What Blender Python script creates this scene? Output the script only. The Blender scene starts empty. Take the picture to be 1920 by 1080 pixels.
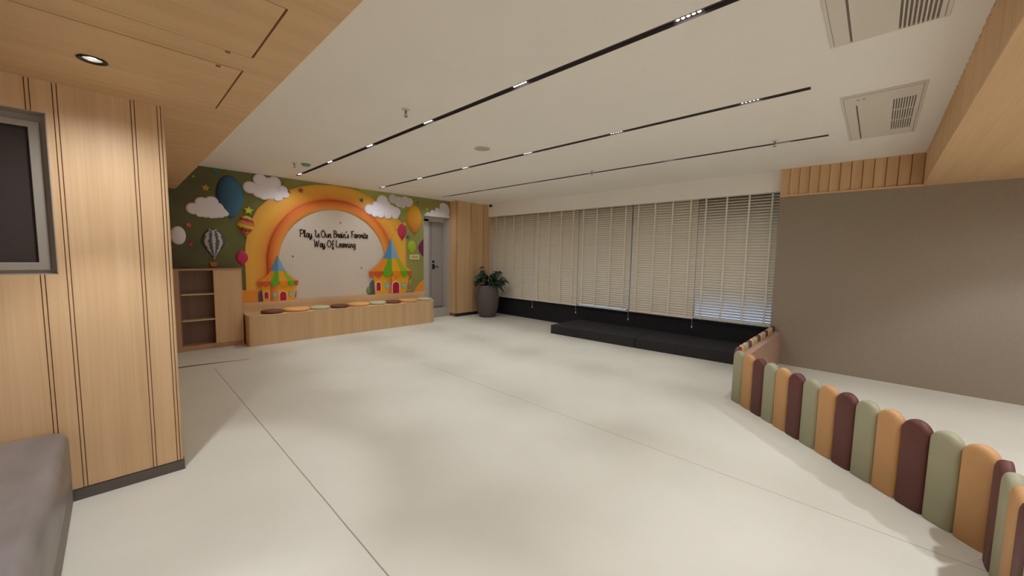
import bpy, bmesh, math, random
from mathutils import Vector, Matrix
random.seed(7)
sc = bpy.context.scene
COL = sc.collection
pi = math.pi

# ------------------------------------------------------------ camera, world, exposure
F_PX, YAW, PITCH, ROLL, CAM_Z = 711.4, 0.807105, -0.083735, 0.017055, 1.4
fwd = Vector((math.sin(YAW) * math.cos(PITCH), math.cos(YAW) * math.cos(PITCH), math.sin(PITCH)))
rgt = Vector((math.cos(YAW), -math.sin(YAW), 0))
upv = rgt.cross(fwd)
r2 = rgt * math.cos(ROLL) + upv * math.sin(ROLL)
u2 = -rgt * math.sin(ROLL) + upv * math.cos(ROLL)
cam_data = bpy.data.cameras.new('camera')
cam_data.sensor_fit = 'HORIZONTAL'
cam_data.sensor_width = 36.0
cam_data.lens = 36.0 * F_PX / 1920.0
cam_data.clip_start = 0.02
cam = bpy.data.objects.new('camera', cam_data)
COL.objects.link(cam)
m3 = Matrix((r2, u2, -fwd)).transposed()
cam.matrix_world = Matrix.Translation((0, 0, CAM_Z)) @ m3.to_4x4()
sc.camera = cam

world = bpy.data.worlds.new('outside')
sc.world = world
world.use_nodes = True
wn = world.node_tree; bgn = wn.nodes['Background']
# dull evening sky above the horizon, bright bluish paving below it
wtc = wn.nodes.new('ShaderNodeTexCoord'); wsp = wn.nodes.new('ShaderNodeSeparateXYZ'); wr = wn.nodes.new('ShaderNodeValToRGB')
wn.links.new(wtc.outputs['Generated'], wsp.inputs[0]); wma = wn.nodes.new('ShaderNodeMath'); wma.operation = 'MULTIPLY_ADD'; wma.inputs[1].default_value = 0.5; wma.inputs[2].default_value = 0.5
wn.links.new(wsp.outputs[2], wma.inputs[0]); wn.links.new(wma.outputs[0], wr.inputs[0]); wn.links.new(wr.outputs[0], bgn.inputs[0])
wr.color_ramp.elements[0].position = 0.44; wr.color_ramp.elements[0].color = (0.36, 0.50, 0.80, 1)
wr.color_ramp.elements[1].position = 0.50; wr.color_ramp.elements[1].color = (0.035, 0.033, 0.032, 1)
bgn.inputs[1].default_value = 1.3

sc.view_settings.view_transform = 'Standard'
sc.view_settings.look = 'None'
sc.view_settings.exposure = 0.23
sc.view_settings.gamma = 1.0
sc.view_settings.use_curve_mapping = False
sc.cycles.use_denoising = True
sc.cycles.max_bounces = 10
sc.cycles.diffuse_bounces = 7
sc.cycles.sample_clamp_indirect = 4.0

WARM = (0.925, 0.99, 1.10)
TRACK_W, TRACK_FILL_W, DOWN_W = 32.0, 17.5, 98.0
# unseen area fills, added behind and left of the camera to brighten the ceiling
for loc, rot, sx, sy, w in (((0.8, -5.9, 1.15), (math.radians(90), 0, 0), 8.5, 2.0, 34.0), ((-3.9, -1.6, 1.15), (math.radians(90), 0, math.radians(-90)), 7.5, 2.0, 12.0)):
    ld = bpy.data.lights.new('added_area_fill', 'AREA'); ld.shape = 'RECTANGLE'; ld.size = sx; ld.size_y = sy; ld.energy = w; ld.color = (0.92, 0.97, 1.08)
    lo = bpy.data.objects.new('added_area_fill', ld); COL.objects.link(lo); lo.location = loc; lo.rotation_euler = rot

# ------------------------------------------------------------ geometry constants (metres)
CEIL, SOF = 2.61, 2.25
MURAL_Y, BACK_Y = 7.08, 7.10
SOFL_X, SOFR_Y = 0.62, -0.31
GREY_X, WIN_X = 6.20, 6.45

# ------------------------------------------------------------ materials
def srgb(r, g, b):
    f = lambda c: (c / 255 / 12.92) if c / 255 <= 0.04045 else ((c / 255 + 0.055) / 1.055) ** 2.4
    return (f(r), f(g), f(b), 1)

MATS = {}
def mat(name, col, rough=0.5, metal=0.0, emit=None, estr=0.0, noise=0.0, nscale=8.0, bump=0.0, bscale=60.0, col2=None, spec=0.5, stretch=None):
    if name in MATS: return MATS[name]
    m = bpy.data.materials.new(name); m.use_nodes = True
    nt = m.node_tree; b = nt.nodes['Principled BSDF']
    b.inputs['Base Color'].default_value = col
    b.inputs['Roughness'].default_value = rough
    b.inputs['Metallic'].default_value = metal
    b.inputs['Specular IOR Level'].default_value = spec
    if emit:
        b.inputs['Emission Color'].default_value = emit
        b.inputs['Emission Strength'].default_value = estr
    tc = nt.nodes.new('ShaderNodeTexCoord'); mp = nt.nodes.new('ShaderNodeMapping')
    nt.links.new(tc.outputs['Object'], mp.inputs[0])
    if stretch: mp.inputs['Scale'].default_value = stretch
    if noise > 0 or col2:
        n = nt.nodes.new('ShaderNodeTexNoise'); n.inputs['Scale'].default_value = nscale
        n.inputs['Detail'].default_value = 5
        nt.links.new(mp.outputs[0], n.inputs[0])
        r = nt.nodes.new('ShaderNodeValToRGB')
        c2 = col2 or tuple(c * (1 - noise) for c in col[:3]) + (1,)
        r.color_ramp.elements[0].color = c2; r.color_ramp.elements[1].color = col
        r.color_ramp.elements[0].position = 0.35; r.color_ramp.elements[1].position = 0.65
        nt.links.new(n.outputs[0], r.inputs[0]); nt.links.new(r.outputs[0], b.inputs['Base Color'])
    if bump > 0:
        n2 = nt.nodes.new('ShaderNodeTexNoise'); n2.inputs['Scale'].default_value = bscale
        n2.inputs['Detail'].default_value = 3
        nt.links.new(mp.outputs[0], n2.inputs[0])
        bp = nt.nodes.new('ShaderNodeBump'); bp.inputs['Strength'].default_value = bump; bp.inputs['Distance'].default_value = 0.004
        nt.links.new(n2.outputs[0], bp.inputs['Height']); nt.links.new(bp.outputs[0], b.inputs['Normal'])
    MATS[name] = m
    return m

def wood(name, light, dark, axis, rough=0.5):
    """oak veneer with fine straight grain running along axis (0 x, 1 y, 2 z)"""
    if name in MATS: return MATS[name]
    m = bpy.data.materials.new(name); m.use_nodes = True
    nt = m.node_tree; b = nt.nodes['Principled BSDF']
    tc = nt.nodes.new('ShaderNodeTexCoord')
    def nz(scale, along, across, detail, dist=0.0):
        mp = nt.nodes.new('ShaderNodeMapping'); s = [across] * 3; s[axis] = along
        mp.inputs['Scale'].default_value = s
        nt.links.new(tc.outputs['Object'], mp.inputs[0])
        n = nt.nodes.new('ShaderNodeTexNoise'); n.inputs['Scale'].default_value = scale
        n.inputs['Detail'].default_value = detail; n.inputs['Distortion'].default_value = dist
        nt.links.new(mp.outputs[0], n.inputs[0]); return n
    n1 = nz(1.0, 0.35, 9.0, 4, 0.4); n2 = nz(1.0, 1.2, 85.0, 2)
    mx = nt.nodes.new('ShaderNodeMix'); mx.data_type = 'FLOAT'; mx.inputs[0].default_value = 0.38
    nt.links.new(n1.outputs[0], mx.inputs[2]); nt.links.new(n2.outputs[0], mx.inputs[3])
    r = nt.nodes.new('ShaderNodeValToRGB')
    r.color_ramp.elements[0].position = 0.34; r.color_ramp.elements[1].position = 0.62
    r.color_ramp.elements[0].color = dark; r.color_ramp.elements[1].color = light
    nt.links.new(mx.outputs[0], r.inputs[0]); nt.links.new(r.outputs[0], b.inputs['Base Color'])
    b.inputs['Roughness'].default_value = rough
    bp = nt.nodes.new('ShaderNodeBump'); bp.inputs['Strength'].default_value = 0.12; bp.inputs['Distance'].default_value = 0.002
    nt.links.new(n2.outputs[0], bp.inputs['Height']); nt.links.new(bp.outputs[0], b.inputs['Normal'])
    MATS[name] = m
    return m

OAK_L, OAK_D = srgb(219, 182, 137), srgb(204, 165, 119)
oak_z = wood('oak_vertical', OAK_L, OAK_D, 2)
oak_x = wood('oak_along_x', OAK_L, OAK_D, 0)
oak_y = wood('oak_along_y', OAK_L, OAK_D, 1)
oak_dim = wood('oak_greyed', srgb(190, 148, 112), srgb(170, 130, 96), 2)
groove_m = mat('groove_brown', srgb(150, 104, 68), 0.8)
white_paint = mat('ceiling_paint', srgb(244, 240, 232), 0.9, noise=0.02, nscale=1.5, spec=0.2)
bulk_paint = mat('bulkhead_paint', srgb(244, 240, 232), 0.9, noise=0.02, nscale=1.5, spec=0.2)
grey_wall_m = mat('grey_wallcover', srgb(150, 136, 118), 0.75, noise=0.05, nscale=30, bump=0.15, bscale=180)
far_wall_m = mat('plain_wall_paint', srgb(205, 193, 175), 0.85, noise=0.03, nscale=2)
black_m = mat('black_carpet_panel', srgb(43, 40, 43), 0.85, noise=0.15, nscale=40, spec=0.2)
plat_m = mat('black_platform_felt', srgb(52, 48, 49), 0.8, noise=0.15, nscale=30, bump=0.2, bscale=200, spec=0.3)
rail_m = mat('track_black', srgb(92, 84, 84), 0.6, spec=0.3)
dark_metal = mat('dark_metal', srgb(40, 38, 38), 0.35, metal=0.7)
grey_metal = mat('brushed_grey_metal', srgb(120, 116, 112), 0.4, metal=0.6)
base_m = mat('baseboard_grey_metal', srgb(105, 98, 92), 0.35, metal=0.75)
frame_m = mat('window_frame_grey', srgb(163, 152, 137), 0.5)
glass_dark = mat('tinted_glass', srgb(72, 62, 57), 0.7, noise=0.12, nscale=160, spec=0.15)
lens_m = mat('lamp_lens', (1, 1, 1, 1), 0.3, emit=(1.0, 0.94, 0.86, 1), estr=14.0)
reflector_m = mat('reflector_chrome', srgb(200, 195, 188), 0.25, metal=0.9)
door_m = mat('door_grey', srgb(160, 154, 148), 0.55)
door_frame_m = mat('door_frame_grey', srgb(196, 188, 178), 0.55)
step_m = mat('step_grey_stone', srgb(176, 167, 156), 0.6, noise=0.06, nscale=12)
blind_m = mat('blind_cream', srgb(226, 217, 196), 0.5, spec=0.3)
tape_m = mat('blind_tape', srgb(236, 226, 206), 0.7)
plastic_w = mat('air_conditioner_plastic', srgb(222, 214, 201), 0.5)
slot_dark = mat('slot_shadow_grey', srgb(140, 130, 119), 0.8)
steel_m = mat('sprinkler_steel', srgb(150, 140, 130), 0.35, metal=0.9)
pot_m = mat('pot_charcoal', srgb(92, 82, 78), 0.6, noise=0.08, nscale=6)
soil_m = mat('soil', srgb(45, 34, 26), 0.95, noise=0.4, nscale=40)
leaf_m = mat('leaf_green', srgb(52, 76, 54), 0.4, noise=0.35, nscale=9)
stem_m = mat('stem_green', srgb(70, 84, 52), 0.6)
leather_m = mat('sofa_leather', srgb(138, 129, 124), 0.42, noise=0.34, nscale=5, bump=0.25, bscale=30, stretch=(1, 0.45, 1))
sofa_base_m = mat('sofa_base_cloth', srgb(134, 126, 115), 0.7, noise=0.06, nscale=20)
pad_green = mat('pad_sage', srgb(170, 167, 137), 0.55, noise=0.03, nscale=10)
pad_orange = mat('pad_ochre', srgb(208, 158, 104), 0.55, noise=0.03, nscale=10)
pad_brown = mat('pad_maroon', srgb(104, 56, 50), 0.55, noise=0.05, nscale=10)
fence_board = mat('fence_board', srgb(176, 142, 120), 0.6, noise=0.08, nscale=6)
cush_green = mat('cushion_sage', srgb(186, 184, 142), 0.6)
cush_orange = mat('cushion_ochre', srgb(222, 166, 98), 0.6)
cush_brown = mat('cushion_brown', srgb(110, 66, 42), 0.6)

def floor_mat():
    m = bpy.data.materials.new('floor_resin'); m.use_nodes = True
    nt = m.node_tree; b = nt.nodes['Principled BSDF']
    tc = nt.nodes.new('ShaderNodeTexCoord'); sp = nt.nodes.new('ShaderNodeSeparateXYZ')
    nt.links.new(tc.outputs['Object'], sp.inputs[0])
    n = nt.nodes.new('ShaderNodeTexNoise'); n.inputs['Scale'].default_value = 1.6; n.inputs['Detail'].default_value = 8
    nt.links.new(tc.outputs['Object'], n.inputs[0])
    r = nt.nodes.new('ShaderNodeValToRGB')
    r.color_ramp.elements[0].position = 0.35; r.color_ramp.elements[1].position = 0.7
    r.color_ramp.elements[0].color = srgb(208, 203, 186); r.color_ramp.elements[1].color = srgb(214, 209, 192)
    nt.links.new(n.outputs[0], r.inputs[0])
    cur = r.outputs[0]
    def math_n(op, a, bb=None):
        k = nt.nodes.new('ShaderNodeMath'); k.operation = op
        for i, v in enumerate((a, bb)):
            if v is None: continue
            if isinstance(v, (int, float)): k.inputs[i].default_value = v
            else: nt.links.new(v, k.inputs[i])
        return k.outputs[0]
    # slightly wandering joint lines, running along y
    n2 = nt.nodes.new('ShaderNodeTexNoise'); n2.inputs['Scale'].default_value = 4
    nt.links.new(tc.outputs['Object'], n2.inputs[0])
    wob = math_n('MULTIPLY', math_n('SUBTRACT', n2.outputs[0], 0.5), 0.006)
    for x0, w, y1, st in ((0.757, 0.0035, 5.65, 0.75), (2.69, 0.003, 4.2, 0.55)):
        d = math_n('ABSOLUTE', math_n('SUBTRACT', math_n('ADD', sp.outputs[0], wob), x0))
        msk = math_n('MULTIPLY', math_n('LESS_THAN', d, w), math_n('LESS_THAN', sp.outputs[1], y1))
        mx = nt.nodes.new('ShaderNodeMix'); mx.data_type = 'RGBA'
        nt.links.new(math_n('MULTIPLY', msk, st), mx.inputs[0])
        nt.links.new(cur, mx.inputs[6]); mx.inputs[7].default_value = srgb(120, 108, 92)
        cur = mx.outputs[2]
    nt.links.new(cur, b.inputs['Base Color'])
    b.inputs['Roughness'].default_value = 0.5
    b.inputs['Specular IOR Level'].default_value = 0.35
    bp = nt.nodes.new('ShaderNodeBump'); bp.inputs['Strength'].default_value = 0.05; bp.inputs['Distance'].default_value = 0.01
    nt.links.new(n.outputs[0], bp.inputs['Height']); nt.links.new(bp.outputs[0], b.inputs['Normal'])
    return m
floor_m = floor_mat()

# ------------------------------------------------------------ mesh helpers
def obj(name, bm, m, parent=None, smooth=False, bevel=0.0, seg=2):
    me = bpy.data.meshes.new(name)
    bmesh.ops.recalc_face_normals(bm, faces=bm.faces)
    bm.to_mesh(me); bm.free()
    if isinstance(m, (list, tuple)):
        for k in m: me.materials.append(k)
    else: me.materials.append(m)
    if smooth:
        for p in me.polygons: p.use_smooth = True
    o = bpy.data.objects.new(name, me); COL.objects.link(o)
    if parent: o.parent = parent
    if bevel > 0:
        md = o.modifiers.new('bevel', 'BEVEL'); md.width = bevel; md.segments = seg
        md.limit_method = 'ANGLE'; md.angle_limit = math.radians(40)
    return o

def struct(name, bm, m, parent=None, **k):
    o = obj(name, bm, m, parent, **k)
    if parent is None: o['kind'] = 'structure'
    return o

def thing(name, label, cat, loc=(0, 0, 0), rotz=0, group=None):
    o = bpy.data.objects.new(name, None); COL.objects.link(o)
    o.empty_display_size = 0.1
    o.location = loc; o.rotation_euler = (0, 0, rotz)
    o['label'] = label; o['category'] = cat
    if group: o['group'] = group
    return o

def box(bm, x0, x1, y0, y1, z0, z1, mi=0):
    vs = [bm.verts.new(p) for p in ((x0, y0, z0), (x1, y0, z0), (x1, y1, z0), (x0, y1, z0), (x0, y0, z1), (x1, y0, z1), (x1, y1, z1), (x0, y1, z1))]
    for f in ((0, 3, 2, 1), (4, 5, 6, 7), (0, 1, 5, 4), (1, 2, 6, 5), (2, 3, 7, 6), (3, 0, 4, 7)):
        fc = bm.faces.new([vs[i] for i in f]); fc.material_index = mi
    return vs

def B(*boxes):
    bm = bmesh.new()
    for b in boxes: box(bm, *b)
    return bm

def prism(bm, pts, axis, a0, a1, mi=0):
    """extrude a 2-D polygon along axis: 'z' pts=(x,y); 'y' pts=(x,z); 'x' pts=(y,z)"""
    def P(p, a):
        return {'z': (p[0], p[1], a), 'y': (p[0], a, p[1]), 'x': (a, p[0], p[1])}[axis]
    lo = [bm.verts.new(P(p, a0)) for p in pts]; hi = [bm.verts.new(P(p, a1)) for p in pts]
    n = len(pts)
    fs = [bm.faces.new(lo), bm.faces.new(hi[::-1])]
    for i in range(n): fs.append(bm.faces.new((lo[i], hi[i], hi[(i + 1) % n], lo[(i + 1) % n])))
    for f in fs: f.material_index = mi
    return fs

def slab_holes(bm, axis, lo, hi, u, v, holes):
    """box slab thick lo..hi along axis, spanning u and v, with rectangular holes (u0,u1,v0,v1), grid built"""
    us = sorted(set([u[0], u[1]] + [c for h in holes for c in h[:2] if u[0] < c < u[1]]))
    vs_ = sorted(set([v[0], v[1]] + [c for h in holes for c in h[2:] if v[0] < c < v[1]]))
    solid = lambda i, j: 0 <= i < len(us) - 1 and 0 <= j < len(vs_) - 1 and not any(h[0] < (us[i] + us[i + 1]) / 2 < h[1] and h[2] < (vs_[j] + vs_[j + 1]) / 2 < h[3] for h in holes)
    cache = {}
    def V(a, b, c):
        k = (a, b, c)
        if k not in cache:
            p = {'z': (a, b, c), 'y': (a, c, b), 'x': (c, a, b)}[axis]
            cache[k] = bm.verts.new(p)
        return cache[k]
    for i in range(len(us) - 1):
        for j in range(len(vs_) - 1):
            if not solid(i, j): continue
            a, b, c, d = us[i], us[i + 1], vs_[j], vs_[j + 1]
            for w in (lo, hi): bm.faces.new((V(a, c, w), V(b, c, w), V(b, d, w), V(a, d, w)))
            if not solid(i - 1, j): bm.faces.new((V(a, c, lo), V(a, d, lo), V(a, d, hi), V(a, c, hi)))
            if not solid(i + 1, j): bm.faces.new((V(b, c, lo), V(b, d, lo), V(b, d, hi), V(b, c, hi)))
            if not solid(i, j - 1): bm.faces.new((V(a, c, lo), V(b, c, lo), V(b, c, hi), V(a, c, hi)))
            if not solid(i, j + 1): bm.faces.new((V(a, d, lo), V(b, d, lo), V(b, d, hi), V(a, d, hi)))

def lathe(bm, prof, n=32, cx=0, cy=0, cz=0):
    rings = []
    for r, z in prof:
        if r < 1e-6: rings.append([bm.verts.new((cx, cy, cz + z))])
        else: rings.append([bm.verts.new((cx + r * math.cos(2 * pi * k / n), cy + r * math.sin(2 * pi * k / n), cz + z)) for k in range(n)])
    for a, b in zip(rings, rings[1:]):
        for k in range(n):
            q = (k + 1) % n
            if len(a) == 1 and len(b) == 1: continue
            if len(a) == 1: bm.faces.new((a[0], b[k], b[q]))
            elif len(b) == 1: bm.faces.new((a[k], a[q], b[0]))
            else: bm.faces.new((a[k], a[q], b[q], b[k]))

def tube(bm, pts, r, n=8, taper=None):
    pts = [Vector(p) for p in pts]; rings = []
    for i, p in enumerate(pts):
        t = (pts[min(i + 1, len(pts) - 1)] - pts[max(i - 1, 0)]).normalized()
        a = t.cross(Vector((0, 0, 1)));
        if a.length < 1e-3: a = t.cross(Vector((1, 0, 0)))
        a.normalize(); b = t.cross(a)
        rr = r if taper is None else r * (1 + (taper - 1) * i / (len(pts) - 1))
        rings.append([bm.verts.new(p + (a * math.cos(2 * pi * k / n) + b * math.sin(2 * pi * k / n)) * rr) for k in range(n)])
    for a, b in zip(rings, rings[1:]):
        for k in range(n): bm.faces.new((a[k], a[(k + 1) % n], b[(k + 1) % n], b[k]))
    bm.faces.new(rings[0][::-1]); bm.faces.new(rings[-1])

def copy_thing(root, loc, rotz=None, label=None):
    r = root.copy(); COL.objects.link(r); r.location = loc
    if rotz is not None: r.rotation_euler = (0, 0, rotz)
    if label: r['label'] = label
    for ch in list(root.children):
        c = ch.copy(); COL.objects.link(c); c.parent = r
        for g in list(ch.children):
            d = g.copy(); COL.objects.link(d); d.parent = c
    return r

# ============================================================ THE ROOM
XW, YW = -4.0, -6.0          # unseen far ends of the room behind the camera
TRACKS = ((2.05, 0.35, 6.70, [0.77, 1.92, 3.07, 4.23, 5.38, 6.58]),
          (3.43, 0.42, 6.70, [0.79, 1.92, 3.07, 4.23, 5.38, 6.58]),
          (4.80, 0.42, 6.64, [0.79, 1.95, 3.07, 4.22, 5.36, 6.55]))
TW = 0.026
bm = bmesh.new(); box(bm, XW - 0.2, 6.80, YW - 0.2, 9.0, -0.12, 0.0); struct('floor', bm, floor_m)

# white tray ceiling with slots for the light tracks
bm = bmesh.new()
slab_holes(bm, 'z', CEIL, CEIL + 0.06, (SOFL_X, 6.75), (SOFR_Y, 7.3), [(x - TW, x + TW, y0, y1) for x, y0, y1, _ in TRACKS] + [(6.36, 6.75, 1.0, 6.84)])
struct('ceiling', bm, white_paint)
# upper slab closing the room
struct('ceiling', B((XW - 0.2, 7.4, YW - 0.2, 9.0, 2.80, 2.90)), white_paint)

DOWN_L = [(-0.029, 0.80), (-0.029, -1.05)]
# left wood soffit with two hatch lines cut as thin grooves
bm = bmesh.new()
g = 0.004
holes = [(-3.9, 0.459, 2.222, 2.230), (0.455, 0.463, 2.222, 2.926), (-3.9, 0.459, 2.922, 2.926),
         (-3.9, 0.459, 2.050, 2.055), (0.456, 0.464, 1.556, 2.053), (-3.9, 0.459, 1.553, 1.559)]
slab_holes(bm, 'z', SOF, SOF + 0.02, (XW, SOFL_X), (SOFR_Y, 7.10), holes + [(-0.029 - 0.036, -0.029 + 0.036, 2.615 - 0.036, 2.615 + 0.036)] + [(x - 0.036, x + 0.036, y - 0.036, y + 0.036) for x, y in DOWN_L])
o = struct('trim_1', bm, oak_x)
struct('hatch_groove', B((XW, SOFL_X - 0.02, SOFR_Y, 7.10, SOF + 0.02, SOF + 0.03)), groove_m, parent=o)
struct('edge_face', B((SOFL_X - 0.02, SOFL_X, SOFR_Y, 7.10, SOF + 0.02, CEIL + 0.05)), oak_y, parent=o)
for k, (x, y) in enumerate(((0.375, 2.065), (0.370, 2.250))):
    bm = bmesh.new(); lathe(bm, [(0, -0.004), (0.009, -0.004), (0.010, 0.0), (0.010, 0.006), (0, 0.006)], 14, x, y, SOF)
    obj('hatch_latch', bm, groove_m, o)

# right wood soffit, with its slatted fascia
bm = bmesh.new()
DOWN_R = [(0.9, -1.05), (2.3, -1.05), (3.7, -1.05), (5.15, -1.15), (0.9, -2.9), (2.3, -2.9), (3.7, -2.9), (5.15, -2.9)]
slab_holes(bm, 'z', SOF, SOF + 0.02, (XW, GREY_X), (YW, SOFR_Y + 0.006), [(x - 0.036, x + 0.036, y - 0.036, y + 0.036) for x, y in DOWN_R])
o = struct('trim_2', bm, oak_x)
struct('soffit_core', B((XW, 7.0, YW, SOFR_Y - 0.03, SOF + 0.05, SOF + 0.06)), groove_m, parent=o)
# saw-tooth slats, face towards +y
bm = bmesh.new()
pitch = 0.1; x = SOFL_X + 0.02
while x < GREY_X - 0.002:
    x1 = min(x + pitch - 0.003, GREY_X)
    prism(bm, [(x, SOFR_Y - 0.028), (x, SOFR_Y - 0.022), (x1, SOFR_Y + 0.004), (x1, SOFR_Y - 0.028)], 'z', SOF + 0.02, CEIL + 0.002)
    x += pitch
struct('slat_fascia', bm, oak_z, parent=o)
struct('slat_backing', B((SOFL_X, GREY_X, SOFR_Y - 0.032, SOFR_Y - 0.026, SOF + 0.01, CEIL + 0.02)), groove_m, parent=o)

# slatted fascia above the grey wall
bm = bmesh.new()
n = 13; y0, y1 = SOFR_Y + 0.006, 1.0; pt = (y1 - y0) / n
for k in range(n):
    a = y0 + k * pt + 0.003; b = y0 + (k + 1) * pt - 0.003
    prism(bm, [(GREY_X + 0.03, a), (GREY_X + 0.012, a), (GREY_X - 0.010, b), (GREY_X + 0.03, b)], 'z', SOF + 0.018, CEIL + 0.002)
o = struct('trim_3', bm, oak_z)
struct('fascia_backing', B((GREY_X + 0.03, GREY_X + 0.05, SOFR_Y, 1.0, SOF + 0.018, CEIL + 0.03)), groove_m, parent=o)
struct('bottom_strip', B((GREY_X - 0.018, GREY_X + 0.05, SOFR_Y - 0.0, 1.0, SOF - 0.004, SOF + 0.017)), oak_y, parent=o)

# grey wall on the right
struct('wall_right', B((GREY_X, GREY_X + 0.35, YW, 1.0, 0, SOF + 0.0)), grey_wall_m)
# walls behind the camera
struct('wall_front', B((XW, 6.6, YW - 0.15, YW, 0, 2.8)), far_wall_m)
struct('wall_far_left', B((XW - 0.15, XW, YW - 0.15, 3.3, 0, 2.8)), far_wall_m)

# left wall: oak panels with real grooves, window opening
LW_Y, LW_R = 3.13, 0.237
GR = [-0.268, -0.178, 0.108, 0.219]
bm = bmesh.new()
WX0, WX1, WZ0, WZ1 = -1.9, -0.213, 1.262, 2.092
hol = [(WX0, WX1, WZ0, WZ1)]
for gx in GR:
    for dx in (-0.0075, 0.0075):
        hol.append((gx + dx - 0.0020, gx + dx + 0.0020, 0.065, SOF))
for gx in (-0.66, -1.35, -2.1, -2.9):
    hol.append((gx - 0.003, gx + 0.003, 0.065, SOF))
slab_holes(bm, 'y', LW_Y, LW_Y + 0.012, (XW, LW_R), (0.065, SOF), hol)
o = struct('wall_left', bm, oak_z)
bm = bmesh.new(); slab_holes(bm, 'y', LW_Y + 0.012, LW_Y + 0.30, (XW, LW_R - 0.001), (0.0, SOF), [hol[0]])
struct('wall_core', bm, groove_m, parent=o)
struct('end_panel', B((LW_R - 0.001, LW_R + 0.003, LW_Y + 0.0, LW_Y + 0.30, 0.065, SOF)), oak_z, parent=o)
struct('baseboard_left', B((XW, LW_R + 0.008, LW_Y - 0.008, LW_Y + 0.305, 0.0, 0.062)), base_m)
# window in the left wall
RV = 0.10
wb = bmesh.new()
slab_holes(wb, 'y', LW_Y + RV, LW_Y + RV + 0.05, (WX0, WX1), (WZ0, WZ1), [(WX0 + 0.05, WX1 - 0.055, WZ0 + 0.05, WZ1 - 0.05)])
w = struct('window_1', wb, frame_m, bevel=0.003)
sb = bmesh.new()
slab_holes(sb, 'y', LW_Y + RV - 0.012, LW_Y + RV + 0.0, (WX0 + 0.02, WX1 - 0.03), (WZ0 + 0.02, WZ1 - 0.035), [(WX0 + 0.05, WX1 - 0.070, WZ0 + 0.062, WZ1 - 0.068)])
struct('window_sash', sb, frame_m, parent=w, bevel=0.003)
struct('window_pane', B((WX0 + 0.02, WX1 - 0.03, LW_Y + RV + 0.02, LW_Y + RV + 0.03, WZ0 + 0.03, WZ1 - 0.03)), glass_dark, parent=w)
struct('reveal', B((WX1 - 0.004, WX1, LW_Y + 0.002, LW_Y + RV, WZ0, WZ1), (WX0, WX1, LW_Y + 0.002, LW_Y + RV, WZ0, WZ0 + 0.004), (WX0, WX1, LW_Y + 0.002, LW_Y + RV, WZ1 - 0.004, WZ1)), frame_m, parent=w)
# wall behind the left wall block (closes the alcove, unseen)
struct('wall_alcove', B((0.0, 0.10, LW_Y + 0.31, BACK_Y, 0, SOF)), oak_z)

# back wall (behind the mural) with the door opening
DX0, DX1, DZ1 = 4.615, 5.31, 2.235
bm = bmesh.new(); slab_holes(bm, 'y', BACK_Y, BACK_Y + 0.20, (0.0, 6.6), (0, 2.8), [(DX0, DX1, -0.1, DZ1)])
struct('wall_back', bm, far_wall_m)
DY = 7.36
o = struct('door_1', B((4.905, 5.0, DY, DY + 0.04, 0.20, 2.13)), door_m)
struct('door_leaf', B((5.005, 5.30, DY - 0.008, DY + 0.035, 0.20, 2.13)), door_m, parent=o, bevel=0.003)
struct('door_frame', B((4.62, 4.90, DY - 0.05, DY + 0.06, 0.18, 2.20), (4.62, 5.31, DY - 0.05, DY + 0.06, 2.14, 2.235)), door_frame_m, parent=o, bevel=0.006)
struct('reveal', B((DX1 - 0.004, DX1 + 0.0, BACK_Y - 0.02, DY, 0.18, DZ1), (DX0, DX1, BACK_Y - 0.02, DY, DZ1 - 0.004, DZ1 + 0.0), (DX0, DX0 + 0.004, BACK_Y - 0.02, DY, 0.18, DZ1)), door_frame_m, parent=o)
bm = bmesh.new(); tube(bm, [(5.05, DY - 0.008, 1.13), (5.05, DY - 0.05, 1.13), (5.06, DY - 0.055, 1.13), (5.16, DY - 0.055, 1.125)], 0.011, 10)
lathe_b = bmesh.new()
obj('door_handle', bm, dark_metal, o, smooth=True)
struct('handle_plate', B((5.02, 5.08, DY - 0.016, DY - 0.008, 1.07, 1.19)), dark_metal, parent=o, bevel=0.003)
bm = bmesh.new(); tube(bm, [(5.045, DY - 0.008, 1.245), (5.045, DY - 0.03, 1.245)], 0.026, 16)
obj('door_lock', bm, dark_metal, o)
struct('trim_4', B((DX0 - 0.0, DX1, MURAL_Y - 0.01, DY - 0.0, 0.0, 0.18)), step_m, bevel=0.004)     # the raised doorstep
struct('wall_passage', B((DX0 - 0.1, 5.6, DY + 0.06, DY + 0.12, 0, 2.8)), far_wall_m)

# right-hand corner column clad in oak
CY = 6.84
bm = bmesh.new()
def pan(x0, x1, yf, m=0): box(bm, x0, x1, yf, CY + 0.05, 0.075, CEIL)
pan(5.324, 5.350, CY - 0.004); pan(5.362, 5.425, CY - 0.008); pan(5.437, 5.730, CY); pan(5.742, 5.772, CY - 0.016); pan(5.784, 5.812, CY - 0.016); pan(5.824, 6.105, CY); pan(6.117, 6.148, CY - 0.012); pan(6.160, 6.295, CY + 0.006)
pan(6.306, 6.50, CY + 0.01)
o = struct('wall_corner', bm, oak_z)
struct('side_panel', B((5.308, 5.320, CY + 0.008, 7.10, 0.075, CEIL)), oak_z, parent=o)
struct('corner_strip', B((5.308, 5.316, CY - 0.0, CY + 0.004, 0.075, CEIL)), groove_m, parent=o)
struct('wall_core', B((5.32, 6.6, CY + 0.052, 7.10, 0.0, 2.8)), groove_m, parent=o)
struct('baseboard_corner', B((5.318, 6.50, CY + 0.012, CY + 0.05, 0, 0.072)), mat('plinth_dark', srgb(48, 36, 30), 0.5))

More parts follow.
